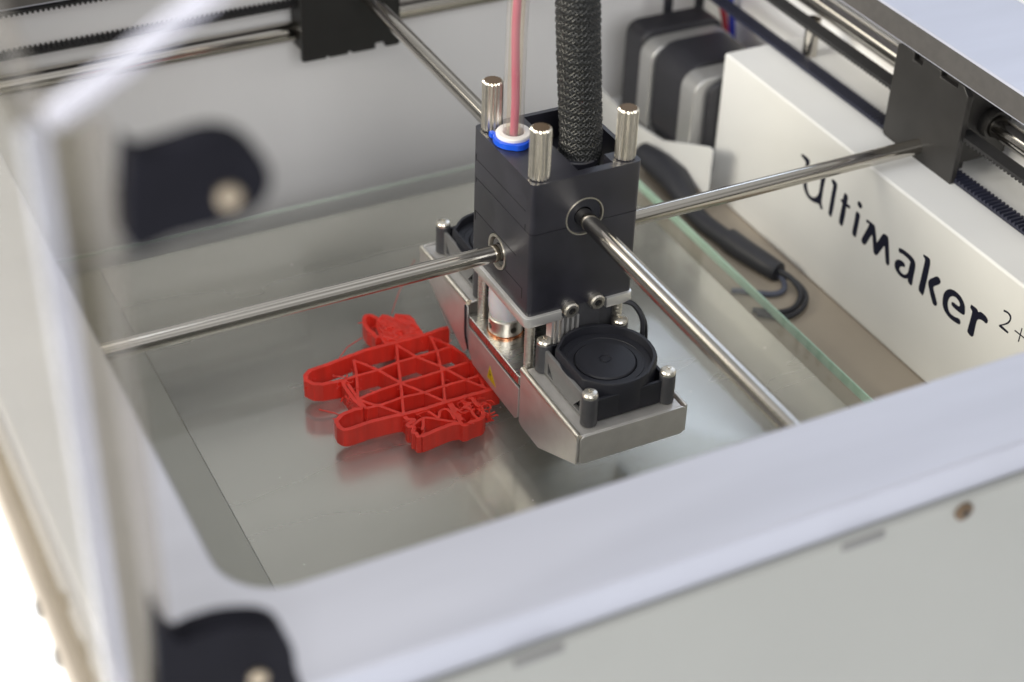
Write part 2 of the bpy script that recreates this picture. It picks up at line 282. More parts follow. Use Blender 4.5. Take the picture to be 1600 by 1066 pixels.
WALLS = {"outer_finger_a": [1.5, [-21.09, 61.99], [-31.79, 62.32], [-41.17, 60.94], [-47.17, 59.98], [-54.52, 59.35], [-57.02, 57.18], [-57.84, 54.46], [-56.11, 51.42], [-53.31, 50.04], [-48.39, 49.32], [-46.23, 49.36]], "outer_joint": [1.3, [-46.23, 49.36], [-46.94, 45.39], [-46.82, 38.27], [-45.79, 32.04]], "outer_joint2": [1.2, [-45.43, 49.81], [-45.23, 43.59], [-45.29, 37.57], [-44.84, 31.41]], "outer_finger_b": [1.5, [-45.79, 32.04], [-49.31, 32.28], [-53.97, 31.19], [-56.74, 29.07], [-57.1, 26.15], [-56.11, 23.78], [-53.92, 23.34], [-46.88, 23.75], [-39.69, 23.65], [-34.43, 22.89]], "outer_bottom": [1.5, [-34.43, 22.89], [-26.73, 22.59], [-18.84, 22.94], [-10.35, 23.05], [-0.98, 22.8], [2.23, 22.86]], "outer_top_r": [1.5, [-21.09, 61.99], [-13.98, 62.03], [-7.48, 62.05], [-1.56, 62.8], [1.4, 62.79]], "g2": [1.2, [-46.23, 49.36], [-39.59, 49.72], [-32.11, 49.73], [-24.01, 50.98], [-16.9, 51.24], [-8.49, 51.37], [-2.55, 51.59]], "g3": [1.2, [-44.78, 37.34], [-36.83, 38.73], [-28.12, 39.52], [-20.28, 39.54], [-12.16, 39.99], [0.72, 40.75]], "g4": [1.2, [-44.84, 31.41], [-38.26, 31.15], [-31.18, 31.9], [-23.48, 31.09], [-15.1, 31.62], [-6.86, 31.64], [-0.93, 32.04]], "d1": [1.2, [-38.01, 58.75], [-35.18, 54.29], [-32.22, 49.47], [-28.12, 39.52], [-23.22, 31.67], [-18.45, 23.76]], "d2": [1.2, [-20.63, 61.56], [-16.82, 51.41], [-11.11, 42.24], [-6.34, 31.41], [-0.98, 22.8]], "d3": [1.2, [-7.44, 60.7], [-4.92, 56.26], [-2.55, 51.59], [-0.79, 45.71], [-0.61, 41.35]], "d0": [1.2, [-44.95, 36.92], [-42.33, 33.02], [-39.74, 30.54], [-36.75, 26.21], [-34.43, 22.89]], "v1": [1.0, [-38.01, 58.75], [-39.98, 51.46], [-45.19, 37.52]], "v2": [1.0, [-20.32, 61.1], [-24.01, 50.98], [-28.12, 39.52], [-31.22, 31.11], [-34.32, 23.13]], "v3": [1.0, [-7.02, 60.18], [-8.49, 51.37], [-11.44, 41.54], [-15.1, 31.62], [-18.11, 24.1]], "v4": [1.3, [-0.61, 41.35], [0.31, 37.23], [-0.09, 31.13], [-0.78, 23.22]], "v5": [1.0, [0.72, 40.75], [-0.42, 34.41], [-2.51, 24.22]], "e_left": [1.4, [-34.43, 22.89], [-34.24, 20.17], [-32.08, 18.88], [-35.34, 17.29], [-35.42, 16.17], [-33.91, 15.47], [-35.41, 12.53], [-34.59, 11.96], [-34.8, 10.15], [-33.63, 9.8]], "e_bottom": [1.5, [-33.63, 9.8], [-29.94, 10.2], [-24.73, 10.96], [-20.96, 11.15], [-18.58, 10.35], [-17.99, 9.01], [-15.04, 9.39], [-11.48, 9.7], [-9.69, 10.83]], "e_right": [1.4, [-9.69, 10.83], [-8.43, 14.68], [-9.04, 17.94], [-8.88, 20.87], [-10.35, 23.05]], "e_d1": [1.2, [-17.62, 22.88], [-17.88, 19.02], [-18.13, 13.25], [-18.33, 10.23]], "e_d1b": [1.2, [-16.66, 22.93], [-16.86, 18.55], [-17.24, 11.87]], "e_c": [1.1, [-12.74, 22.64], [-12.39, 17.49], [-12.29, 12.52], [-11.74, 9.82]], "e_m": [1.1, [-30.37, 21.32], [-26.48, 21.79], [-25.11, 19.39], [-24.02, 16.44], [-22.45, 19.15], [-20.17, 20.07], [-18.96, 18.04], [-19.33, 13.31]], "e_n": [1.1, [-33.73, 16.55], [-28.57, 18.54], [-24.39, 15.64], [-19.39, 11.88]], "e_o": [1.1, [-28.89, 19.17], [-30.1, 15.84], [-31.8, 12.77]], "e_p": [1.1, [-16.98, 19.6], [-15.52, 17.44], [-12.51, 18.54], [-10.19, 19.46]], "e_q": [1.1, [-17.37, 14.85], [-14.57, 15.53], [-10.73, 15.74]], "c_left": [1.4, [-21.09, 61.99], [-23.37, 64.12], [-23.13, 68.4], [-25.48, 68.15], [-24.96, 70.88], [-25.78, 73.48], [-25.79, 76.83], [-24.83, 80.33], [-23.28, 82.46], [-21.79, 82.13], [-20.33, 79.42]], "c_top": [1.4, [-20.33, 79.42], [-19.46, 77.67], [-17.53, 79.86], [-16.03, 78.04], [-14.19, 75.5], [-12.67, 78.22], [-11.36, 76.71], [-9.16, 76.05]], "c_right": [1.4, [-9.16, 76.05], [-8.73, 73.02], [-9.05, 68.66], [-9.01, 65.85], [-9.18, 62.6]]}
CFILL = [[-21.01, 62.17], [-23.17, 64.57], [-23.34, 70.15], [-22.62, 74.83], [-20.54, 78.95], [-17.38, 79.45], [-14.19, 75.5], [-11.36, 76.71], [-9.28, 75.77], [-9.13, 68.48], [-9.29, 62.65]]
# ================================================================== HOUSING
house = thing('printer_housing', 'white printer housing with a wide flat rim around the open top', 'printer housing', (0, 0, -59))
def rounded_hole_plate(ox0, ox1, oy0, oy1, ix0, ix1, iy0, iy1, r, z0, z1, n=10):
    mb = MB(); inner = []; outer = []
    for cx, cy, a0, oc in ((ix1 - r, iy1 - r, 0, (ox1, oy1)), (ix0 + r, iy1 - r, 90, (ox0, oy1)), (ix0 + r, iy0 + r, 180, (ox0, oy0)), (ix1 - r, iy0 + r, 270, (ox1, oy0))):
        for k in range(n + 1):
            a = math.radians(a0 + 90 * k / n)
            inner.append((cx + r * math.cos(a), cy + r * math.sin(a))); outer.append(oc)
    N = len(inner); V = []; F = []; idx = {}
    def vid(p):
        p = (round(p[0], 4), round(p[1], 4), round(p[2], 4))
        if p not in idx: idx[p] = len(V); V.append(p)
        return idx[p]
    mi = []
    for i in range(N):
        j = (i + 1) % N
        for z, flip in ((z1, 0), (z0, 1)):
            q = [vid((*outer[i], z)), vid((*outer[j], z)), vid((*inner[j], z)), vid((*inner[i], z))]
            q2 = []
            for a in q:
                if a not in q2: q2.append(a)
            if len(q2) > 2: F.append(tuple(q2[::-1] if flip else q2)); mi.append(0)
        F.append((vid((*inner[i], z0)), vid((*inner[j], z0)), vid((*inner[j], z1)), vid((*inner[i], z1)))); mi.append(1)
        if outer[i] != outer[j]:
            F.append((vid((*outer[i], z0)), vid((*outer[i], z1)), vid((*outer[j], z1)), vid((*outer[j], z0)))); mi.append(0)
    mb.v = V; mb.f = F; mb.mi = mi; return mb
obj('top_rim', rounded_hole_plate(-175, 215, -170.5, 232, -146, 168, -141, 186, 15, 49.5, 60), [MT['rim'], MT['rim_edge']], house, bevel=0.8, seg=3)
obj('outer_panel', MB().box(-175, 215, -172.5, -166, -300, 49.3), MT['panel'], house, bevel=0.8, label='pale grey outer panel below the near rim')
obj('side_panel', MB().box(-181.5, -175.3, -172.5, 232, -300, 47.9), MT['outer_white'], house, bevel=0.8, label='bright white outer side panel at far left')
obj('side_strip', MB().box(-183, -175.3, -173.5, 232, 48, 57), [MT['beige']], house, bevel=0.8, label='beige edge strip left of the rim')
obj('inner_wall', MB().box(-175, 215, 214, 220, -150, 49.3), MT['wall'], house, label='pale grey inner wall behind the print bed')
obj('inner_wall', MB().box(205, 211, -166, 213.8, -150, 49.3), MT['wall'], house, label='inner wall behind the lettered cover')
obj('inner_wall', MB().box(-175, -171, -166, 213.8, -150, 49.3), MT['wall'], house, label='inner wall at the left of the bed')
obj('floor_plate', MB().box(119, 196, -165, 183, -64, -59), MT['floor'], house, label='beige floor plate between bed and cover')
obj('deep_floor', MB().box(-171, 205, -166, 214, -156, -150.2), MT['floor'], house)
for x, z in ((-0.66, 47.6), (-88, 47.9)):
    mb = MB().box(x - 6.2, x + 6.2, -173.3, -172.2, z - 1.1, z + 1.1)
    obj('panel_slot', mb, MT['slot'], house, bevel=0.4, loc=(x, -173, z))
sm = MB().lathe([(2.6, 0.4), (2.6, -0.8), (1.9, -1.2), (0, -1.2)], (30, -172.6, 45.5), 'y', 20)
sm.lathe([(1.1, -1.15), (1.1, -1.3)], (30, -172.6, 45.5), 'y', 6, mi=1)
obj('panel_screw', sm, [MT['brown_and_shade'], MT['dark']], house, loc=(30, -172.6, 45.5))
for y, z in ((-118, 53), (-133, 52)):
    obj('panel_screw', MB().lathe([(2.2, -0.9), (2.2, 0.1)], (-183.2, y, z), 'x', 16), MT['rim_edge'], house, loc=(-183.2, y, z))

tb = obj('table', MB().box(-1500, 1500, -1500, 1500, -330, -301), MT['table'], kind='structure')

# ================================================================== BED + GLASS
bed = obj('heated_bed', MB().box(-100.5, 118.5, -130, 169, -61.5, -57.0), MT['bed'], None, bevel=0.08, label='grey aluminium heated bed plate under the glass', category='heated bed')
obj('bed_carrier', MB().box(-119, -100.505, -130, 169, -64, -57.01), MT['carrier'], bed, bevel=0.4)
gl = thing('glass_plate', 'clear glass build plate with green edges lying on the heated bed', 'glass plate', (3, 21, -56.8))
obj('glass_sheet', MB().box(-118.6, 125, -133, 175, -56.7, -52.5), MT['glass'], gl)
e = MB(); e.box(125.02, 125.5, -133, 175, -56.6, -52.6)
obj('glass_edge', e, MT['glass_edge'], gl)
obj('glass_edge', MB().box(-118.6, 125.0, 175.02, 175.5, -54.0, -52.6), MT['glass_edge_pale'], gl)

# ================================================================== LETTERED COVER
cov = thing('motor_cover', 'cream white box cover with dark lettering beside the bed', 'cover', (175, 0, -58.9))
obj('cover_box', MB().box(155, 204.5, -165, 124.5, -58.9, 6.6), MT['cover'], cov, bevel=1.0, seg=3)
NAMES = {'u': 'letter_u', 'l': 'letter_l', 't': 'letter_t', 'dot': 'letter_dot', 'i': 'letter_i', 'm': 'letter_m', 'a': 'letter_a', 'k': 'letter_k_stem', 'k2': 'letter_k_arm', 'e': 'letter_e', 'r': 'letter_r', 'two': 'digit_two', 'plus_h': 'plus_bar', 'plus_v': 'plus_bar'}
for k, pts in LETTERS.items():
    P = [Vector((-s, t, 0)) for s, t in pts]
    if not k.startswith('plus'):
        Q = smooth_path(P + [P[0]], 0.5)[:-1]
        area2 = sum(a.x * b.y - b.x * a.y for a, b in zip(Q, Q[1:] + Q[:1])); sg_ = 1 if area2 > 0 else -1
        grow = 0.08 if k == 'two' else 0.26
        Q = [p + Vector(((c - a).y, -(c - a).x, 0)).normalized() * grow * sg_ for a, p, c in zip(Q[-1:] + Q[:-1], Q, Q[1:] + Q[:1])]
    else: Q = P
    th = 0.10 if k == 'plus_v' else 0.08
    mb = MB().prism([(p.x, p.y) for p in Q], 'x', 154.99, 155 - th)
    c = sum((Vector((155, p.x, p.y)) for p in Q), Vector()) / len(Q)
    obj(NAMES[k], mb, MT['ink'], cov, loc=tuple(c))

# ================================================================== RODS
def rod(name, a, b, r, label):
    o = obj(name, MB().tube([a, b], r, 40), MT['steel'], None, loc=a, label=label, category='rod')
    return o
rod('cross_rod', (-150, 22.8, 11.8), (196, 22.8, 11.8), 2.95, 'thin polished steel rod crossing the print head towards the lettered cover')
rod('cross_rod', (18.9, -150, 34.2), (18.9, 200, 34.2), 2.95, 'thin polished steel rod crossing the print head from far wall to near rim')
rod('outer_rod', (-168, 205, 10.8), (200, 205, 10.8), 4.0, 'thick steel rod along the far wall above the bed')
rod('outer_rod', (190, -160, 27.5), (190, 212, 27.5), 4.0, 'thick steel rod running under the right rim above the cover')
rod('lift_shaft', (186, 109, 6.7), (186, 109, 23), 3.0, 'short vertical steel shaft behind the two belts at top right')

# ================================================================== BELTS
def belt_run(axis, a, b, c, z, side, w=6.0, th=1.1, pitch=2.0, tooth=0.9):
    """side +1: teeth stand up, -1: teeth hang down"""
    mb = MB()
    n = int((b - a) / pitch); lo, hi = c - w / 2, c + w / 2
    prof = [(a, z - side * th), (b, z - side * th)]
    t = []
    for k in range(n):
        s = b - k * pitch
        t += [(s, z), (s - pitch * 0.35, z), (s - pitch * 0.45, z + side * tooth), (s - pitch * 0.85, z + side * tooth), (s - pitch * 0.95, z)]
    pts = prof + t + [(a, z)]
    if axis == 'y': mb.prism([(p[0], p[1]) for p in pts], 'x', lo, hi)
    else: mb.prism([(p[0], p[1]) for p in pts], 'y', lo, hi)
    return mb
bl = thing('toothed_belt', 'dark toothed belt loop running beside the lettered cover', 'belt', (170, 20, 17), group='toothed drive belts')
obj('belt_run', belt_run('y', -165, 205, 178.6, 8.0, 1), MT['belt_navy'], bl, sharp=20, label='navy lower run with upward teeth')
obj('belt_run', belt_run('y', -165, 205, 178.6, 24.8, -1), MT['belt'], bl, sharp=20, label='black upper run with downward teeth')
b2 = thing('toothed_belt', 'dark toothed belt loop running along the far wall', 'belt', (0, 205, 21), group='toothed drive belts')
obj('belt_run', belt_run('x', -168, 190, 205, 23.2, 1, w=5), MT['belt'], b2, sharp=20)
obj('belt_run', belt_run('x', -168, 190, 205, 40.0, -1, w=5), MT['belt'], b2, sharp=20)

# ================================================================== SLIDING BLOCKS
sb = thing('sliding_block', 'black sliding block with notched top edge on the rod at right', 'sliding block', (185, 22.8, 3.5), group='sliding blocks')
Y0, Y1, Z0, Z1 = 2.4, 43.2, 3.6, 45.2
out_ = [(Y0, Z0), (Y1 - 1, Z0 + 3), (Y1, Z0 + 4), (Y1, Z1 - 1), (Y1 - 1.5, Z1), (33.5, Z1), (33.5, Z1 - 3), (28.5, Z1 - 3), (28.5, Z1), (18, Z1), (18, Z1 - 2.4), (8.5, Z1 - 2.4), (8.5, Z1), (Y0 + 3, Z1), (Y0, Z1 - 3)]
obj('face_plate', MB().prism(out_, 'x', 173.9, 176.5), MT['block'], sb, bevel=0.35)
bb = MB(); bb.box(176.6, 201, 6, 40, 12, 44.2); bb.box(176.6, 186, 10, 36, 2, 11.9)
obj('block_body', bb, MT['block'], sb, bevel=0.6)
obj('bearing', MB().lathe([(5.6, -2.2), (5.6, 2.0), (4.5, 2.2), (4.5, -2.2)], (190, 3.8, 27.5), 'y', 28), MT['block'], sb)
obj('belt_clamp', MB().box(180, 200, 14, 30, 44.3, 46.2), MT['block'], sb, bevel=0.5)
s2 = thing('sliding_block', 'black sliding block with notched lower edge on the far rod', 'sliding block', (18.9, 203, 2), group='sliding blocks')
X0, X1 = -3.3, 39.6
fp = [(X0, 2.5), (X0, 48), (X1, 48), (X1, 3.5), (X1 - 1, 2.5), (33, 2.5), (33, 5), (28.5, 5), (28.5, 2.5), (18, 2.5), (18, 3.6), (16.5, 3.6), (16.5, 2.5), (8, 2.5), (8, 3.3), (7, 3.3), (7, 2.5)]
obj('face_plate', MB().prism(fp[::-1], 'y', 192, 195), MT['block_far'], s2, bevel=0.4)
obj('block_body', MB().box(-1, 37, 195.1, 211, 3, 46), MT['block_far'], s2, bevel=0.8)

# ================================================================== STEPPER MOTOR + TRAY
mo = thing('stepper_motor', 'black stepper motor with two silver end caps behind the cover', 'motor', (168, 150, -50))
def rsq(x0, x1, z0, z1, r):
    o = []
    for cx, cz, a0 in ((x1 - r, z1 - r, 0), (x0 + r, z1 - r, 90), (x0 + r, z0 + r, 180), (x1 - r, z0 + r, 270)):
        for k in range(5):
            a = math.radians(a0 + 90 * k / 4); o.append((cx + r * math.cos(a), cz + r * math.sin(a)))
    return o
XL = 144
obj('coil_housing', MB().prism(rsq(XL + 0.5, XL + 42, -52, -4, 6), 'y', 172, 186), MT['motor'], mo, bevel=0.8)
obj('end_cap', MB().prism(rsq(XL, XL + 42.5, -50, -6.5, 7), 'y', 162, 171.9), MT['motor_cap'], mo, bevel=0.6)
obj('stator', MB().prism(rsq(XL + 1.5, XL + 41.5, -50, -4.5, 10), 'y', 138.2, 161.9), MT['motor'], mo, bevel=0.5)
obj('end_cap', MB().prism(rsq(XL, XL + 42.5, -50, -6.0, 7), 'y', 127.5, 138.1), MT['motor_cap'], mo, bevel=0.6)
obj('motor_base', MB().prism(rsq(XL + 6, XL + 40, -50, -8, 6), 'y', 125.0, 127.4), MT['motor'], mo, bevel=0.3)
ty = obj('motor_tray', MB().prism([(205, -44), (174, -47), (146, -43), (111, -27.8), (108, -28), (108, -50), (116, -50), (205, -64)], 'x', 142.4, 143.4)
         .box(143.5, 200, 126, 205, -56, -53.5), MT['cover'], None, loc=(143, 150, -58), label='white folded tray holding the stepper motor', category='motor tray')
for k, x in enumerate((167, 183.5)):
    obj('cable_strip', MB().box(x, x + 4.2, 190.5, 192.2, -22, 49.2), MT['cable'], None, bevel=0.3, loc=(x, 191, -22), label=['black upright strip behind the motor, nearer the print head', 'black upright strip behind the motor, nearer the red wire'][k], category='cable strip', group='upright strips behind the motor')
obj('signal_wire', MB().tube(smooth_path([(189, 190, 40), (192, 188, 5), (196, 186, -12), (197, 182, -26)]), 1.5, 8), MT['wire_red'], None, loc=(196, 186, -12), label='red wire hanging above the stepper motor', category='wire', group='wires above the motor')
obj('signal_wire', MB().tube(smooth_path([(195, 190, 40), (198, 188, 5), (200.5, 186, -14), (200, 182, -30)]), 1.6, 8), MT['wire_blue'], None, loc=(200, 186, -12), label='blue wire hanging above the stepper motor', category='wire', group='wires above the motor')

# ================================================================== CABLE ON THE FLOOR PLATE
cb = thing('sensor_cable', 'black sleeved cable lying between the glass plate and the lettered cover', 'cable', (140, 80, -58.8))
obj('cable_boot', MB().tube(smooth_path([(137, 150, -49), (138.5, 133, -50), (136.5, 118, -51), (135, 106, -53)]), [8.5] * 12 + [8.0] * 200, 20) if False else
    MB().tube([(137, 152, -51), (138.5, 138, -51), (138.5, 126, -51), (136, 114, -52), (135, 108, -53)], [5.0, 6.3, 6.6, 5.2, 3.7], 20), MT['cable'], cb)
obj('cable_jacket', MB().tube(smooth_path([(135, 109, -54), (135, 98, -54.8), (136.2, 88, -55), (137.5, 79, -55)]), 3.9, 14), MT['cable'], cb)
obj('heat_sleeve', MB().tube([(137.2, 82, -54.5), (137.2, 81.8, -54.5), (138.6, 72, -54.6), (140.7, 62, -54.8), (142.6, 54, -55), (142.7, 53.6, -55)], [3.9, 4.9, 4.8, 4.6, 4.2, 3.9], 18), MT['cable'], cb)
for k, (dx, dz, pts) in enumerate(((0, 0, [(142.6, 55, -55), (145.5, 47, -55.5), (145.2, 38, -56.5), (138.5, 31, -57), (129.5, 29.5, -57.3), (121, 36, -57.4)]),
                                   (0, 0, [(142.2, 55, -54), (144.5, 48, -54.5), (143.7, 39.5, -56), (137.5, 33.5, -57), (130, 33, -57.4), (121, 39, -57.5)]),
                                   (0, 0, [(143.2, 55, -56), (143, 50, -57), (139.5, 45, -57.4), (134, 45, -57.6), (127, 50, -57.6), (121, 54, -57.7)]))):
    obj('wire', MB().tube(smooth_path(pts), 1.15, 8), MT['cable'] if k < 2 else MT['grey_wire'], cb)

# ================================================================== PRINT HEAD
hd = thing('print_head', 'black cube print head with three knurled nuts, two small fans and metal fan brackets', 'print head', (19.7, 21, -45))
# upper housing with a cable pocket, lower housing, both bored for the rods
def rbox(x0, x1, y0, y1, r, n=4):
    o = []
    for cx, cy, a0 in ((x1 - r, y1 - r, 0), (x0 + r, y1 - r, 90), (x0 + r, y0 + r, 180), (x1 - r, y0 + r, 270)):
        for k in range(n + 1):
            a = math.radians(a0 + 90 * k / n); o.append((cx + r * math.cos(a), cy + r * math.sin(a)))
    return o
up = obj('upper_housing', MB().prism(rbox(0, 39.3, 0, 42, 1.6), 'z', 31.7, 50), MT['body'], hd)
cut(up, [MB().prism([(17.5, 3), (30, 3), (30, 8.5), (37.8, 8.5), (37.8, 36), (31, 36), (31, 40.3), (17.5, 40.3)], 'z', 39.5, 60),
         MB().lathe([(6.9, -6), (6.9, 4)], (19.2, 0, 34.3), 'y', 40), MB().lathe([(6.0, 0), (6.0, 20)], (7.2, 27.8, 44), 'z', 32)])
lo = obj('lower_housing', MB().prism(rbox(0, 39.3, 0, 42, 1.6), 'z', 0.05, 31.45), MT['body'], hd)
cut(lo, [MB().lathe([(6.9, -6), (6.9, 4)], (19.2, 0, 34.3), 'y', 40), MB().lathe([(6.6, -4), (6.6, 3.5)], (0, 22.8, 12.2), 'x', 40)])
g = MB()
for y0, y1, z in ((4.2, 39, 38.5), (9.5, 39.5, 18.6), (4.5, 16.5, 8.6)): g.box(-0.06, 0.3, y0, y1, z, z + 0.28)
for y, z0, z1 in ((3.9, 31.5, 33.8), (39.3, 30, 31.4), (4.3, 5, 8.8), (39.5, 15, 18.8), (39.6, 38, 40.5)): g.box(-0.08, 0.3, y, y + 0.5, z0, z1)
obj('mould_line', g, MT['dark'], hd)
def ring(c, axis, r0, r1, h0, h1): return MB().lathe([(r0, h0), (r1, h0), (r1, h1), (r0, h1), (r0, h0)], c, axis, 44, closed=False)
obj('bearing_ring', ring((19.2, 0, 34.3), 'y', 6.45, 6.85, -0.2, 2.6), MT['nickel'], hd)
obj('bearing_ring', ring((0, 22.8, 12.2), 'x', 5.3, 6.3, -0.25, 2.6), MT['nickel'], hd)
obj('bearing_sleeve', ring((19.0, 0, 34.25), 'y', 3.2, 6.4, 0.7, 3.0), MT['fan'], hd)
obj('bearing_sleeve', ring((0, 22.8, 11.9), 'x', 3.2, 4.9, 0.9, 3.0), MT['fan_grey'], hd)
# knurled nuts
kn = MB(); n = 34; prof = []
R = 3.25
for r_, h in ((R - 0.45, 0), (R, 0.4), (R, 17.2), (R - 0.35, 17.7)): prof.append((r_, h))
vs = []
for r_, h in prof:
    for k in range(n):
        a = 2 * math.pi * k / n; rr_ = r_ + (0.20 if k % 2 else -0.24)
        vs.append((4.3 + rr_ * math.cos(a), 4.3 + rr_ * math.sin(a), 50.05 + h))
fs = [(i * n + k, i * n + (k + 1) % n, (i + 1) * n + (k + 1) % n, (i + 1) * n + k) for i in range(3) for k in range(n)]
fs += [tuple(range(n))[::-1]]
kn.add(vs, fs); kn.add([vs[3 * n + k] for k in range(n)], [tuple(range(n))], 1)
nut = obj('knurled_nut', kn, [MT['nickel'], MT['brown_and_shade']], hd, sharp=12, loc=(4.3, 4.3, 50.05))  # darker brown cap stands in for the dark reflection on the nut top
clone(nut, 0, 33.4, 0); clone(nut, 30.9, 0, 0); clone(nut, 30.9, 33.4, 0)
# mounting plate under the housing
pl = obj('mount_plate', MB().prism(rbox(-1.3, 39.6, -1.2, 43, 2.2), 'z', -3.7, 0), MT['clear_alu'], hd, bevel=0.3)
cut(pl, [MB().box(12.2, 29.2, -6, 3.5, -9, 9)])
obj('plate_tab', MB().box(13, 28.6, 1.5, 4.3, -14, -0.2), MT['fan_grey'], hd, bevel=0.3)
# hex bolts
for x in (15.6, 25.4):
    hb = MB().lathe([(2.75, 1.2), (2.75, -1.9), (2.3, -2.5), (1.35, -2.5), (1.35, -1.2), (0.01, -1.2)], (x, 0.2, -0.6 + 0.06 * (x - 15)), 'y', 24)
    hbo = obj('hex_bolt', hb, MT['nickel'], hd, loc=(x, 0, -0.6))
    obj('socket', MB().lathe([(1.3, -1.9), (1.3, -1.3)], (x, 0.2, -0.6 + 0.06 * (x - 15)), 'y', 6), MT['dark'], hbo)
# spacers
for x, y in ((2.9, 3.2), (2.9, 38.6), (36.2, 3.2), (36.2, 38.6)):
    mb = MB(); p = []
    nn = 34
    for k in range(nn):
        p.append((1.75 if k % 2 else 1.6, -24.9 + 21.1 * k / (nn - 1)))
    mb.lathe(p, (x, y, 0), 'z', 18)
    obj('spacer', mb, MT['nickel'], hd, sharp=20, loc=(x, y, -25))
# insulator, coupler, washer
CX, CY = 6.6, 27.6
obj('insulator', MB().lathe([(4.9, -18.6), (5.8, -17.0), (6.2, -14), (6.2, -3.8)], (CX, CY, 0), 'z', 36), MT['ptfe'], hd)
cp = obj('coupler_ring', MB().lathe([(5.8, -24.3), (6.1, -24.0), (6.1, -18.6), (5.7, -18.2)], (CX, CY, 0), 'z', 44), MT['nickel'], hd)
cut(cp, [MB().lathe([(1.15, -9), (1.15, 9)], (CX, CY, -21.3), 'y', 16), MB().lathe([(1.15, -9), (1.15, 9)], (CX, CY, -21.3), 'x', 16),])
obj('coupler_core', MB().lathe([(3.6, -24.2), (3.6, -18.3)], (CX, CY, 0), 'z', 24), MT['dark'], hd)
obj('copper_washer', MB().lathe([(6.5, -24.9), (6.5, -24.35)], (CX, CY, 0), 'z', 40), MT['copper'], hd)
# heater plate and shroud
obj('heater_plate', MB().prism(rbox(-1.5, 24, 1.0, 41.6, 1.6), 'z', -28.6, -24.95), MT['alu'], hd, bevel=0.35, seg=2)
shr = obj('nozzle_shroud', MB().prism([(1.4, -29.9), (40.9, -29.9), (40.9, -38.5), (37, -43.8), (3.4, -44.2), (1.4, -42)], 'x', -1.4, -0.7).box(-0.6, 22, 3.4, 37, -44.2, -43.6), MT['sheet'], hd, bevel=0.15)
tri = MB().prism([(23.1, -35.2), (24.9, -41.1), (18.0, -41.3)], 'x', -1.46, -1.41)
ys = obj('warning_sticker', tri, MT['yellow'], shr)
obj('bolt_mark', MB().prism([(22.8, -37.2), (22.1, -38.9), (22.6, -38.9), (22.0, -40.5), (23.0, -38.4), (22.5, -38.4), (23.2, -37.2)], 'x', -1.52, -1.47), MT['ink'], shr)
obj('heater_block', MB().box(2, 20, 12, 32, -43, -29.2), MT['alu'], hd, bevel=0.4)
obj('nozzle', MB().lathe([(0.5, -45.3), (2.8, -43), (2.8, -42)], (CX, CY, 0), 'z', 24), MT['copper'], hd)
# dark inner pieces between the plates
obj('heat_sink', MB().box(20, 30, 26, 38.6, -24.8, -4) .box(9, 19, 33, 40.5, -24.8, -8), MT['fan_grey'], hd, bevel=0.3)
fin = MB()
for k in range(6): fin.box(9.0 + k * 1.9, 9.8 + k * 1.9, -0.6, 3.0, -16, -3.9)
obj('cooling_fins', fin, MT['clear_alu'], hd)
obj('back_plate', MB().box(16.5, 36, 4.5, 6, -24.8, -3.9), MT['fan_grey'], hd, bevel=0.2)
obj('wire', MB().tube(smooth_path([(36, 0, -3.5), (39.5, -2, -5), (41.5, -5, -10), (40.5, -7, -17), (38.5, -9, -21)]), 0.9, 8), MT['cable'], hd)
obj('wire', MB().tube(smooth_path([(37, 1, -3.5), (41, -1, -6), (42.8, -5, -11), (41.6, -8, -18), (38.8, -10, -21)]), 0.5, 8), MT['braid'], hd)
# fan brackets (folded sheet metal), front and rear
def bracket(sign):
    def Y(y): return y if sign > 0 else 42.6 - y
    b = MB(); t = 0.8
    side = [(Y(-39.2), -20.9), (Y(0.6), -21.2), (Y(0.6), -43.2), (Y(-1.5), -44.2), (Y(-13.8), -44.3), (Y(-39.2), -32.2)]
    if sign < 0:
        side = [(Y(-39.6), -21.4), (Y(-0.8), -20.4), (Y(1.0), -22.5), (Y(1.6), -39.5), (Y(-1.5), -43.5), (Y(-39.6), -27.8)]
    br = obj('fan_bracket', MB().prism(side, 'x', -1.5, -0.7), MT['sheet'], hd, bevel=0.5, seg=3)
    obj('fold_highlight_lip', MB().tube([(-0.72, Y(-39.0), -21.2), (-0.72, Y(0.4), -21.2 if sign > 0 else -20.6)], 1.1, 14), MT['nickel'], br)  # rounded lip in brighter metal, added to carry the fold's highlight
    y0, y1 = sorted((Y(-38.8), Y(-0.2)))
    obj('top_flange', MB().box(-0.65, 37.6, y0, y1, -21.9, -21.1), MT['sheet'], br, bevel=0.3)
    ya, yb = sorted((Y(-39.9), Y(-39.1)))
    zb = -32.0 if sign > 0 else -27.8
    obj('end_flange', MB().prism(rsq(-0.5, 38.6, zb, -20.7, 1.5), 'y', ya, yb), MT['sheet'], br, bevel=0.2)
    obj('side_flange', MB().prism([(Y(-39.4), -20.8), (Y(-1), -20.8), (Y(-1), -40), (Y(-14), -42), (Y(-39.4), zb + 0.4)], 'x', 38.7, 39.5), MT['sheet'], br, bevel=0.2)
    ud = MB(); a, c = (Y(-39.0), zb - 0.1), (Y(-13.8), -44.0)
    ud.add([(-0.6, a[0], a[1]), (38.6, a[0], a[1]), (38.6, c[0], c[1]), (-0.6, c[0], c[1]), (-0.6, a[0], a[1] + .7), (38.6, a[0], a[1] + .7), (38.6, c[0], c[1] + .7), (-0.6, c[0], c[1] + .7)],
           [(0, 1, 2, 3), (4, 7, 6, 5), (0, 4, 5, 1), (1, 5, 6, 2), (2, 6, 7, 3), (3, 7, 4, 0)])
    obj('sloping_duct', ud, MT['sheet'], br)
bracket(1); bracket(-1)
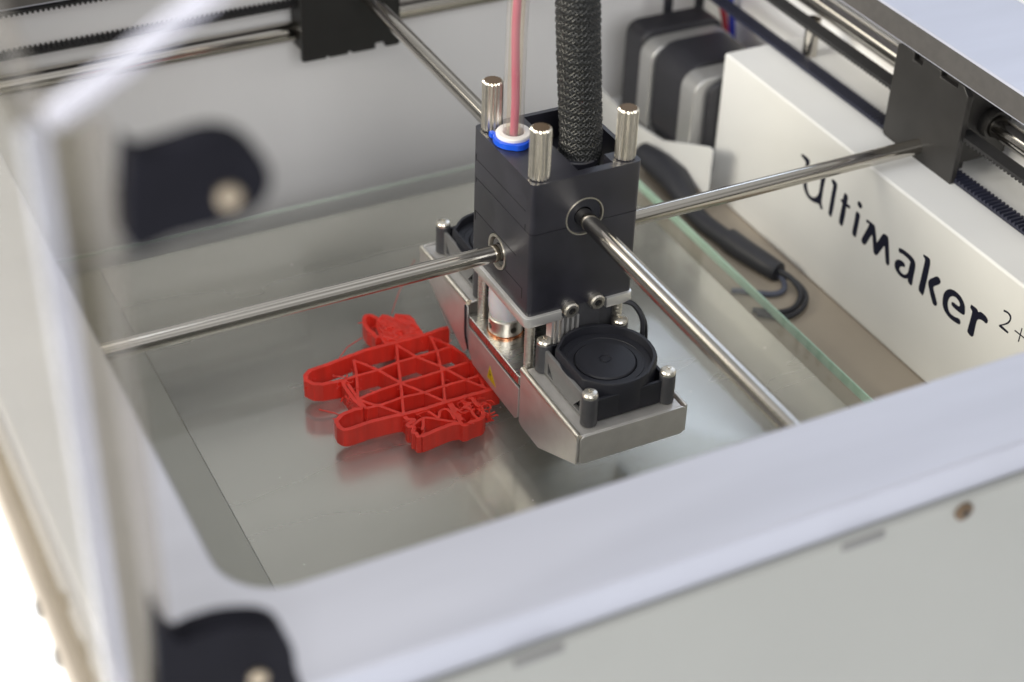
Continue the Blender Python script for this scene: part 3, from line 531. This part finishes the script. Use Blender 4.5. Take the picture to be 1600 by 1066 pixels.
obj('gap_line', MB().tube(smooth_path([(-1.9, 42.2, -21.5), (-2.1, 41.7, -26), (-2.0, 41.6, -34), (-1.2, 40.6, -40)]), 0.45, 8), MT['cable'], hd)  # thin black tube drawn in for the dark gap beside the rear bracket
# small fans
def fan(cy, name_label):
    cx = 19.8; z0 = -21.0; H = 16.0
    f = MB()
    # frame: square skirt between the corner posts, round collar on top
    x0, x1, y0, y1 = cx - 14.6, cx + 14.6, cy - 15.7, cy + 15.7
    fr = obj('cooling_fan', MB().prism([(x0 + 1, y0 + 1), (x1 - 1, y0 + 1), (x1 - 1, y1 - 1), (x0 + 1, y1 - 1)], 'z', z0, z0 + 1.2), MT['fan_grey'], hd, loc=(cx, cy, z0), label=name_label)
    # skirt facing the print, side light painted in as a lighter grey, with two triangular openings
    sk = obj('skirt', MB().box(x0 - 0.7, x0 + 0.5, y0, y1, z0 + 0.2, z0 + 9.6), MT['skirt_lit'], fr, bevel=0.2)
    cut(sk, [MB().prism([(cy + a * 11, z0 + 1.6), (cy + a * 11, z0 + 6.2), (cy + a * 7, z0 + 1.6)], 'x', x0 - 4, x0 + 4) for a in (1, -1)])
    for bx in (MB().box(x1 - 0.5, x1 + 0.7, y0, y1, z0 + 0.2, z0 + 8.6), MB().box(x0 + 0.6, x1 - 0.6, y0 - 0.7, y0 + 0.5, z0 + 0.2, z0 + 9.0), MB().box(x0 + 0.6, x1 - 0.6, y1 - 0.5, y1 + 0.7, z0 + 0.2, z0 + 9.0)):
        obj('skirt', bx, MT['fan'], fr, bevel=0.2)
    # collar: an octagonal-round ring
    R0, R1 = 16.9, 15.3
    vs = []; fs = []; N = 64
    def rad(k, R):
        a = 2 * math.pi * k / N
        c_ = math.cos(a)
        r_ = min(R, R * 0.965 / max(abs(math.cos(a + math.pi / 4)), abs(math.sin(a + math.pi / 4)), 1e-3))
        if c_ < -0.2: r_ = min(r_, (13.9 - (16.9 - R)) / -c_)
        return r_
    for z, R, sh in ((z0 + 1.5, R0, 1), (z0 + 12.2, R0, 1), (z0 + 12.8, R0 - 0.4, 1), (z0 + 12.8, R1 + 0.2, 0), (z0 + 12.2, R1, 0), (z0 + 1.5, R1, 0)):
        for k in range(N):
            a = 2 * math.pi * k / N; r_ = rad(k, R) if sh else min(R, rad(k, R0) - 1.2)
            vs.append((cx + r_ * math.cos(a), cy + r_ * math.sin(a), z))
    for i in range(5):
        for k in range(N): fs.append((i * N + k, i * N + (k + 1) % N, (i + 1) * N + (k + 1) % N, (i + 1) * N + k))
    obj('collar', MB().add(vs, fs), MT['fan'], fr, sharp=50)
    rt = MB().lathe([(10.0, z0 + 2), (10.2, z0 + 9.9), (9.8, z0 + 10.3), (2.2, z0 + 10.5), (2.1, z0 + 10.2), (1.5, z0 + 10.2), (1.4, z0 + 10.5), (0.01, z0 + 10.5)], (cx, cy, 0), 'z', 56)
    obj('rotor_hub', rt, MT['fan_grey'] if False else MT['fan'], fr, sharp=30)
    cv = MB().lathe([(10.5, z0 + 9.7), (12.4, z0 + 9.8), (12.5, z0 + 10.0), (12.9, z0 + 10.0), (13.0, z0 + 9.8), (15.1, z0 + 9.9), (15.1, z0 + 9.6), (10.5, z0 + 9.5), (10.5, z0 + 9.7)], (cx, cy, 0), 'z', 56, closed=False)
    obj('cover_ring', cv, MT['fan'], fr, sharp=25)
    bl_ = MB()
    for k in range(11):
        a = 2 * math.pi * k / 11
        q = []
        for (r_, da, z) in ((9.9, 0, z0 + 9.2), (14.9, 0.08, z0 + 9.2), (14.9, 0.62, z0 + 6.5), (9.9, 0.62, z0 + 6.5)):
            q.append((cx + r_ * math.cos(a + da), cy + r_ * math.sin(a + da), z))
        q2 = [(p[0], p[1], p[2] - 0.8) for p in q]
        bl_.add(q + q2, [(0, 1, 2, 3), (7, 6, 5, 4), (0, 4, 5, 1), (1, 5, 6, 2), (2, 6, 7, 3), (3, 7, 4, 0)])
    obj('fan_blades', bl_, MT['fan'], fr)
    for sx, sy in ((-1, 1), (1, 1), (1, -1), (-1, -1)):
        px, py = cx + sx * 14.4, cy + sy * 15.6
        obj('corner_post', MB().lathe([(2.75, z0 + 0.1), (2.7, z0 + 11)], (px, py, 0), 'z', 24), MT['fan_grey'], fr, bevel=0.15)
        s = MB().lathe([(2.55, z0 + 11.0), (2.6, z0 + 11.9), (2.2, z0 + 12.5), (1.2, z0 + 12.8), (0.01, z0 + 12.85)], (px, py, 0), 'z', 24)
        s = obj('fan_screw', s, MT['nickel'], fr)
        c = MB(); c.box(px - 1.1, px + 1.1, py - 0.22, py + 0.22, z0 + 12.2, z0 + 14); 
        c2 = MB().box(px - 0.22, px + 0.22, py - 1.1, py + 1.1, z0 + 12.2, z0 + 14)
        cut(s, [c, c2])
fan(-18.2, 'small fan nearer the near rim')
fan(42.6 + 18.2, 'small fan behind the print head')

# ================================================================== FEED TUBE, FILAMENT, BRAIDED CABLE
ft = thing('feed_tube', 'clear plastic feed tube with pink filament rising from a blue clip', 'feed tube', (7.2, 27.8, 50))
tp = smooth_path([(7.2, 27.8, 46.5), (7.1, 27.9, 60), (7.3, 28.3, 80), (8.2, 29.2, 105), (9.8, 30.5, 135), (12, 32, 175)], 3)
tm = MB().tube(tp, 3.4, 32, caps=False)
obj('clear_tube', tm, MT['tube'], ft)
obj('tube_bore', MB().tube(tp, 2.3, 24, caps=False), MT['tube_in'], ft)
fp_ = [Vector(p) + Vector((0.5 * math.sin(i * 0.35), 0.3 * math.cos(i * 0.3), 0)) for i, p in enumerate(tp)]
obj('filament', MB().tube(fp_, 1.35, 16), MT['red_fil'], ft)
obj('collet', MB().lathe([(3.35, 50.3), (4.4, 50.3), (4.4, 52.2), (5.7, 52.3), (5.8, 53.2), (5.5, 53.6), (3.6, 53.6), (3.35, 53.2), (3.35, 50.3)], (7.2, 27.8, 0), 'z', 40, closed=False), MT['white_plastic'], ft)
cl = MB(); N = 30; vs = []
for z in (50.15, 52.25):
    for rr_ in (4.45, 6.7):
        for k in range(N + 1):
            a = math.radians(-205 + 250 * k / N) + math.radians(-20); r2 = rr_ + (0.5 if (rr_ > 5 and 13 < k < 18) else 0)
            vs.append((7.2 + r2 * math.cos(a), 27.8 + r2 * math.sin(a), z))
m_ = N + 1; fs = []
for k in range(N):
    fs += [(k, k + 1, m_ + k + 1, m_ + k), (2 * m_ + k, 3 * m_ + k, 3 * m_ + k + 1, 2 * m_ + k + 1), (m_ + k, m_ + k + 1, 3 * m_ + k + 1, 3 * m_ + k), (k, 2 * m_ + k, 2 * m_ + k + 1, k + 1)]
fs += [(0, m_, 3 * m_, 2 * m_), (N, 2 * m_ + N, 3 * m_ + N, m_ + N)]
cl.add(vs, fs); cl.box(7.2 - 6.0, 7.2 - 4.4, 31.6, 33.6, 50.15, 52.0)
obj('blue_clip', cl, MT['blue'], ft, bevel=0.15)

br = thing('braided_cable', 'thick black braided cable sleeve standing in the print head pocket', 'braided cable', (27, 20.5, 44))
spine = smooth_path([(27.4, 19.5, 40), (27.9, 20.5, 52), (27.1, 21, 65), (25.8, 21, 80), (24.4, 21, 98), (22.4, 21, 120), (18.8, 20, 145), (13, 18, 172)], 2)
Rb = 6.5
obj('inner_wires', MB().tube(spine, [4.7 + 0.25 * math.sin(i * 0.7) for i in range(len(spine))], 18), MT['cable'], br)
rw = [p + Vector((-2.0, -4.2, 0)) for p in spine]
obj('red_inner_wire', MB().tube(rw[9:17], [0.8, 1.6, 1.9, 2.0, 2.0, 1.9, 1.6, 0.8][:len(rw[9:17])], 10), mat('dark_red_wire', (0.05, 0.008, 0.008), 0.4), br)
fine = []
for a, b in zip(spine, spine[1:]): fine += [a.lerp(b, t / 3) for t in range(3)]
for d in (1, -1):
    sm_ = MB()
    for s in range(26):
        path = []; ph = 2 * math.pi * s / 26; jit = random.uniform(-0.15, 0.15)
        for i, p in enumerate(fine):
            a = ph + d * i * 0.135 + random.uniform(-0.02, 0.02)
            r_ = Rb + 0.34 * math.sin(13 * (a - d * ph) + (0 if d > 0 else math.pi)) + jit * 0.5
            r_ *= 0.96 if i < 6 else 1
            path.append(p + Vector((math.cos(a), math.sin(a), 0)) * r_)
        sm_.tube(path, 0.45, 5, caps=False)
    obj('braid_strand', sm_, MT['braid'], br, kind='stuff', sharp=80)
obj('cable_base', MB().lathe([(7.2, 43.6), (7.2, 45.2), (6.8, 45.6)], (26.5, 19.5, 0), 'z', 30), MT['body'], br)

# ================================================================== RED PRINT
pr = thing('printed_part', 'half finished red plastic print with open triangular lattice lying on the glass', 'printed part', (-20, 40, -52.5))
def wall(path, w, z0, z1, jitter=0.05, step=0.8, smooth=True):
    P3 = [Vector((x, y, 0)) for x, y in path]
    P = smooth_path(P3, step) if smooth else linear_path(P3, step)
    n = len(P); L = []; Rr = []
    for i, p in enumerate(P):
        t = (P[min(i + 1, n - 1)] - P[max(i - 1, 0)]).normalized(); q = Vector((-t.y, t.x, 0))
        j = random.uniform(-jitter, jitter)
        L.append(p + q * (w / 2 + j)); Rr.append(p - q * (w / 2 - j))
    vs = []
    for i in range(n):
        zt = z1 + random.uniform(-0.09, 0.09)
        vs += [(L[i].x, L[i].y, z0), (L[i].x, L[i].y, zt), (Rr[i].x, Rr[i].y, zt), (Rr[i].x, Rr[i].y, z0)]
    fs = []
    for i in range(n - 1):
        a = 4 * i; b = a + 4
        fs += [(a, b, b + 1, a + 1), (a + 1, b + 1, b + 2, a + 2), (a + 2, b + 2, b + 3, a + 3), (a + 3, b + 3, b, a)]
    fs += [(0, 1, 2, 3), (4 * n - 1, 4 * n - 2, 4 * n - 3, 4 * n - 4)]
    return MB().add(vs, fs)
for i, (k, row) in enumerate(WALLS.items()):
    wdt, pts = row[0], row[1:]
    outer = wdt >= 1.3 and not k.startswith('v')
    z1 = -45.4 - (0 if outer else 0.12) - 0.013 * i
    nm = 'outer_wall' if outer else 'infill_wall'
    c = (pts[0][0], pts[0][1], -52.4)
    obj(nm, wall(pts, wdt * (1.05 if outer else 0.95), -52.47 + 0.002 * i, z1, 0.11 if outer else 0.03, smooth=(k[:2] in ('e_', 'c_'))), MT['red'], pr, sharp=28, loc=c)
fl = MB().prism(CFILL, 'z', -52.3, -45.9)
obj('solid_fill', fl, MT['red'], pr)
cxm = sum(p[0] for p in CFILL) / len(CFILL); cym = sum(p[1] for p in CFILL) / len(CFILL)
def inpoly(x, y, P):
    c = False
    for (x0, y0), (x1, y1) in zip(P, P[1:] + P[:1]):
        if (y0 > y) != (y1 > y) and x < (x1 - x0) * (y - y0) / (y1 - y0) + x0: c = not c
    return c
st = MB()
for k in range(150):
    x = random.uniform(-24, -9); y = random.uniform(62, 79)
    if not inpoly(x, y, CFILL): continue
    p = [Vector((x, y, -45.9 + random.uniform(0, .4)))]
    a = random.choice((0.2, 2.0, -1.1)) + random.uniform(-.4, .4)
    for q in range(5):
        a += random.uniform(-.5, .5); nx = p[-1] + Vector((math.cos(a) * 1.1, math.sin(a) * 1.1, random.uniform(-.12, .12)))
        if inpoly(nx.x, nx.y, CFILL): p.append(nx)
    if len(p) < 2: continue
    q = 0
    st.tube(p, random.uniform(.25, .5), 6)
obj('rough_infill', st, MT['red'], pr, kind='stuff')
dm = MB()
for k in range(60):
    x, y = random.uniform(-115, 120), random.uniform(-60, 170); r_ = random.uniform(0.08, 0.22)
    dm.lathe([(r_, -52.48), (r_ * 0.7, -52.48 + r_)], (x, y, 0), 'z', 5)
obj('dust_speck', dm, MT['white_plastic'], gl, kind='stuff')
# loose strings, whiskers and blobs
ws = MB()
allp = [(p, r) for r in WALLS.values() for p in r[1:]]
for k in range(130):
    row = random.choice(list(WALLS.values())); pts = row[1:]; i = random.randrange(len(pts) - 1); t = random.random()
    x = pts[i][0] * (1 - t) + pts[i + 1][0] * t; y = pts[i][1] * (1 - t) + pts[i + 1][1] * t
    z = random.uniform(-49, -45.2); a = random.uniform(0, 6.28); L = random.uniform(1.0, 3.6)
    p = [Vector((x, y, z))]
    for q in range(4):
        a += random.uniform(-.6, .6); p.append(p[-1] + Vector((math.cos(a) * L / 4, math.sin(a) * L / 4, random.uniform(-.45, .35))))
    ws.tube(p, random.uniform(.10, .24), 5)
cl2 = [(-46.2, 49), (-46.5, 42), (-45.5, 33), (-7, 18), (-12, 20), (-14, 16), (-8, 12)]
for cx_, cy_ in cl2:
    for k in range(9):
        p = [Vector((cx_ + random.uniform(-2, 2), cy_ + random.uniform(-2.5, 2.5), random.uniform(-49, -45)))]
        a = random.uniform(0, 6.28)
        for q in range(4):
            a += random.uniform(-.9, .9); p.append(p[-1] + Vector((math.cos(a) * .8, math.sin(a) * .8, random.uniform(-.5, .5))))
        ws.tube(p, random.uniform(.15, .42), 5)
obj('whiskers', ws, MT['red'], pr, kind='stuff')
sg = MB()
sg.tube([(-42.0, 62.5, -46), (-36.5, 68.5, -47), (-28.8, 73.5, -48.5)], 0.17, 6)
sg.tube([(-14, 80, -46.5), (-6, 92, -47), (8, 108, -45)], 0.10, 5)
sg.tube([(-24.5, 79, -46), (-27.5, 79.8, -46.4)], 0.2, 5)
sg.tube([(-57, 45, -52), (-53, 41, -52), (-47, 33, -52)], 0.25, 5)
obj('string', sg, MT['red'], pr)
b = MB(); 
for p, r_ in (((-7.6, 11.4, -47.2), 1.0), ((-7.4, 10.9, -48.3), 0.85), ((-8.4, 12.2, -46.3), 0.6), ((-47.3, 40.5, -48.3), 0.7), ((-47.2, 40.3, -47.2), 0.5), ((-9.9, 13.5, -45.6), 0.5)):
    b.lathe([(0.01, -r_), (r_ * .7, -r_ * .7), (r_, 0), (r_ * .7, r_ * .75), (0.01, r_)], p, 'z', 10)
b.tube([(-9.9, 15.5, -46), (-9.0, 13.4, -45.6), (-7.6, 11.8, -46.4)], 0.3, 6)
obj('blob', b, MT['red'], pr, kind='stuff')

# ================================================================== ACRYLIC DOOR, HINGES
ad = thing('acrylic_side_panel', 'clear acrylic side panel standing on the rim at far left', 'acrylic panel', (-178, 0, 60))
obj('clear_sheet', MB().box(-180.5, -178.4, -172, 185, 60.3, 199.5), MT['acryl'], ad)
obj('corner_strip', MB().box(-180.6, -176.9, -176.5, -172.2, 60.3, 201), MT['acryl_edge'], ad, bevel=0.5)
obj('corner_strip', MB().box(-172.3, -168.3, -176.5, -174.6, 60.3, 201), MT['acryl_edge2'], ad, bevel=0.5)
obj('clear_strip', MB().box(-176.8, -172.4, -175.8, -174.8, 60.3, 200), MT['acryl'], ad)
ld = thing('clear_hood', 'raised clear acrylic hood with edges meeting at a corner at top left', 'acrylic hood', (-177, -176, 201))
obj('lid_edge', MB().tube([(-176.5, -175, 202), (-164, -175, 209), (-148, -175, 219)], 1.9, 10), MT['lid_edge'], ld)
obj('lid_edge', MB().tube([(-177, -174, 202), (-179.2, -168, 212), (-181, -160, 224)], 1.5, 10), MT['acryl_edge2'], ld)
def hinge(pts, sx, sz, lab):
    h = thing('door_hinge', lab, 'hinge', (sx, -175, sz), group='black door hinges')
    P = smooth_path([Vector((x, z, 0)) for x, z in pts + [pts[0]]], 1.0)[:-1]
    obj('hinge_leaf', MB().prism([(p.x, p.y) for p in P], 'y', -178.6, -172.8), MT['black'], h, bevel=1.8, seg=4)
    s = MB().lathe([(1.9, 0), (1.9, -1.0), (1.5, -1.4), (0.01, -1.5)], (sx, -178.5, sz), 'y', 24)
    obj('hinge_screw', s, MT['brass'], h)
hinge([(-166.1, 197.1), (-163.8, 194.8), (-159.4, 194.9), (-153.2, 195.5), (-148.7, 194.1), (-145.3, 190.3), (-144.3, 185.6), (-146.4, 181.8), (-151.3, 180.0), (-159.7, 179.6), (-167.7, 179.8)], -151.5, 185.0, 'blurred black hinge with a brass screw, upper of the two')
hinge([(-171.1, 104.3), (-167.8, 93.4), (-163.9, 93.2), (-157.7, 92.8), (-150.3, 89.8), (-146.7, 85.0), (-145.5, 77.0), (-146.1, 62), (-170.8, 62)], -153.3, 77.5, 'blurred black hinge standing on the rim, lower of the two')
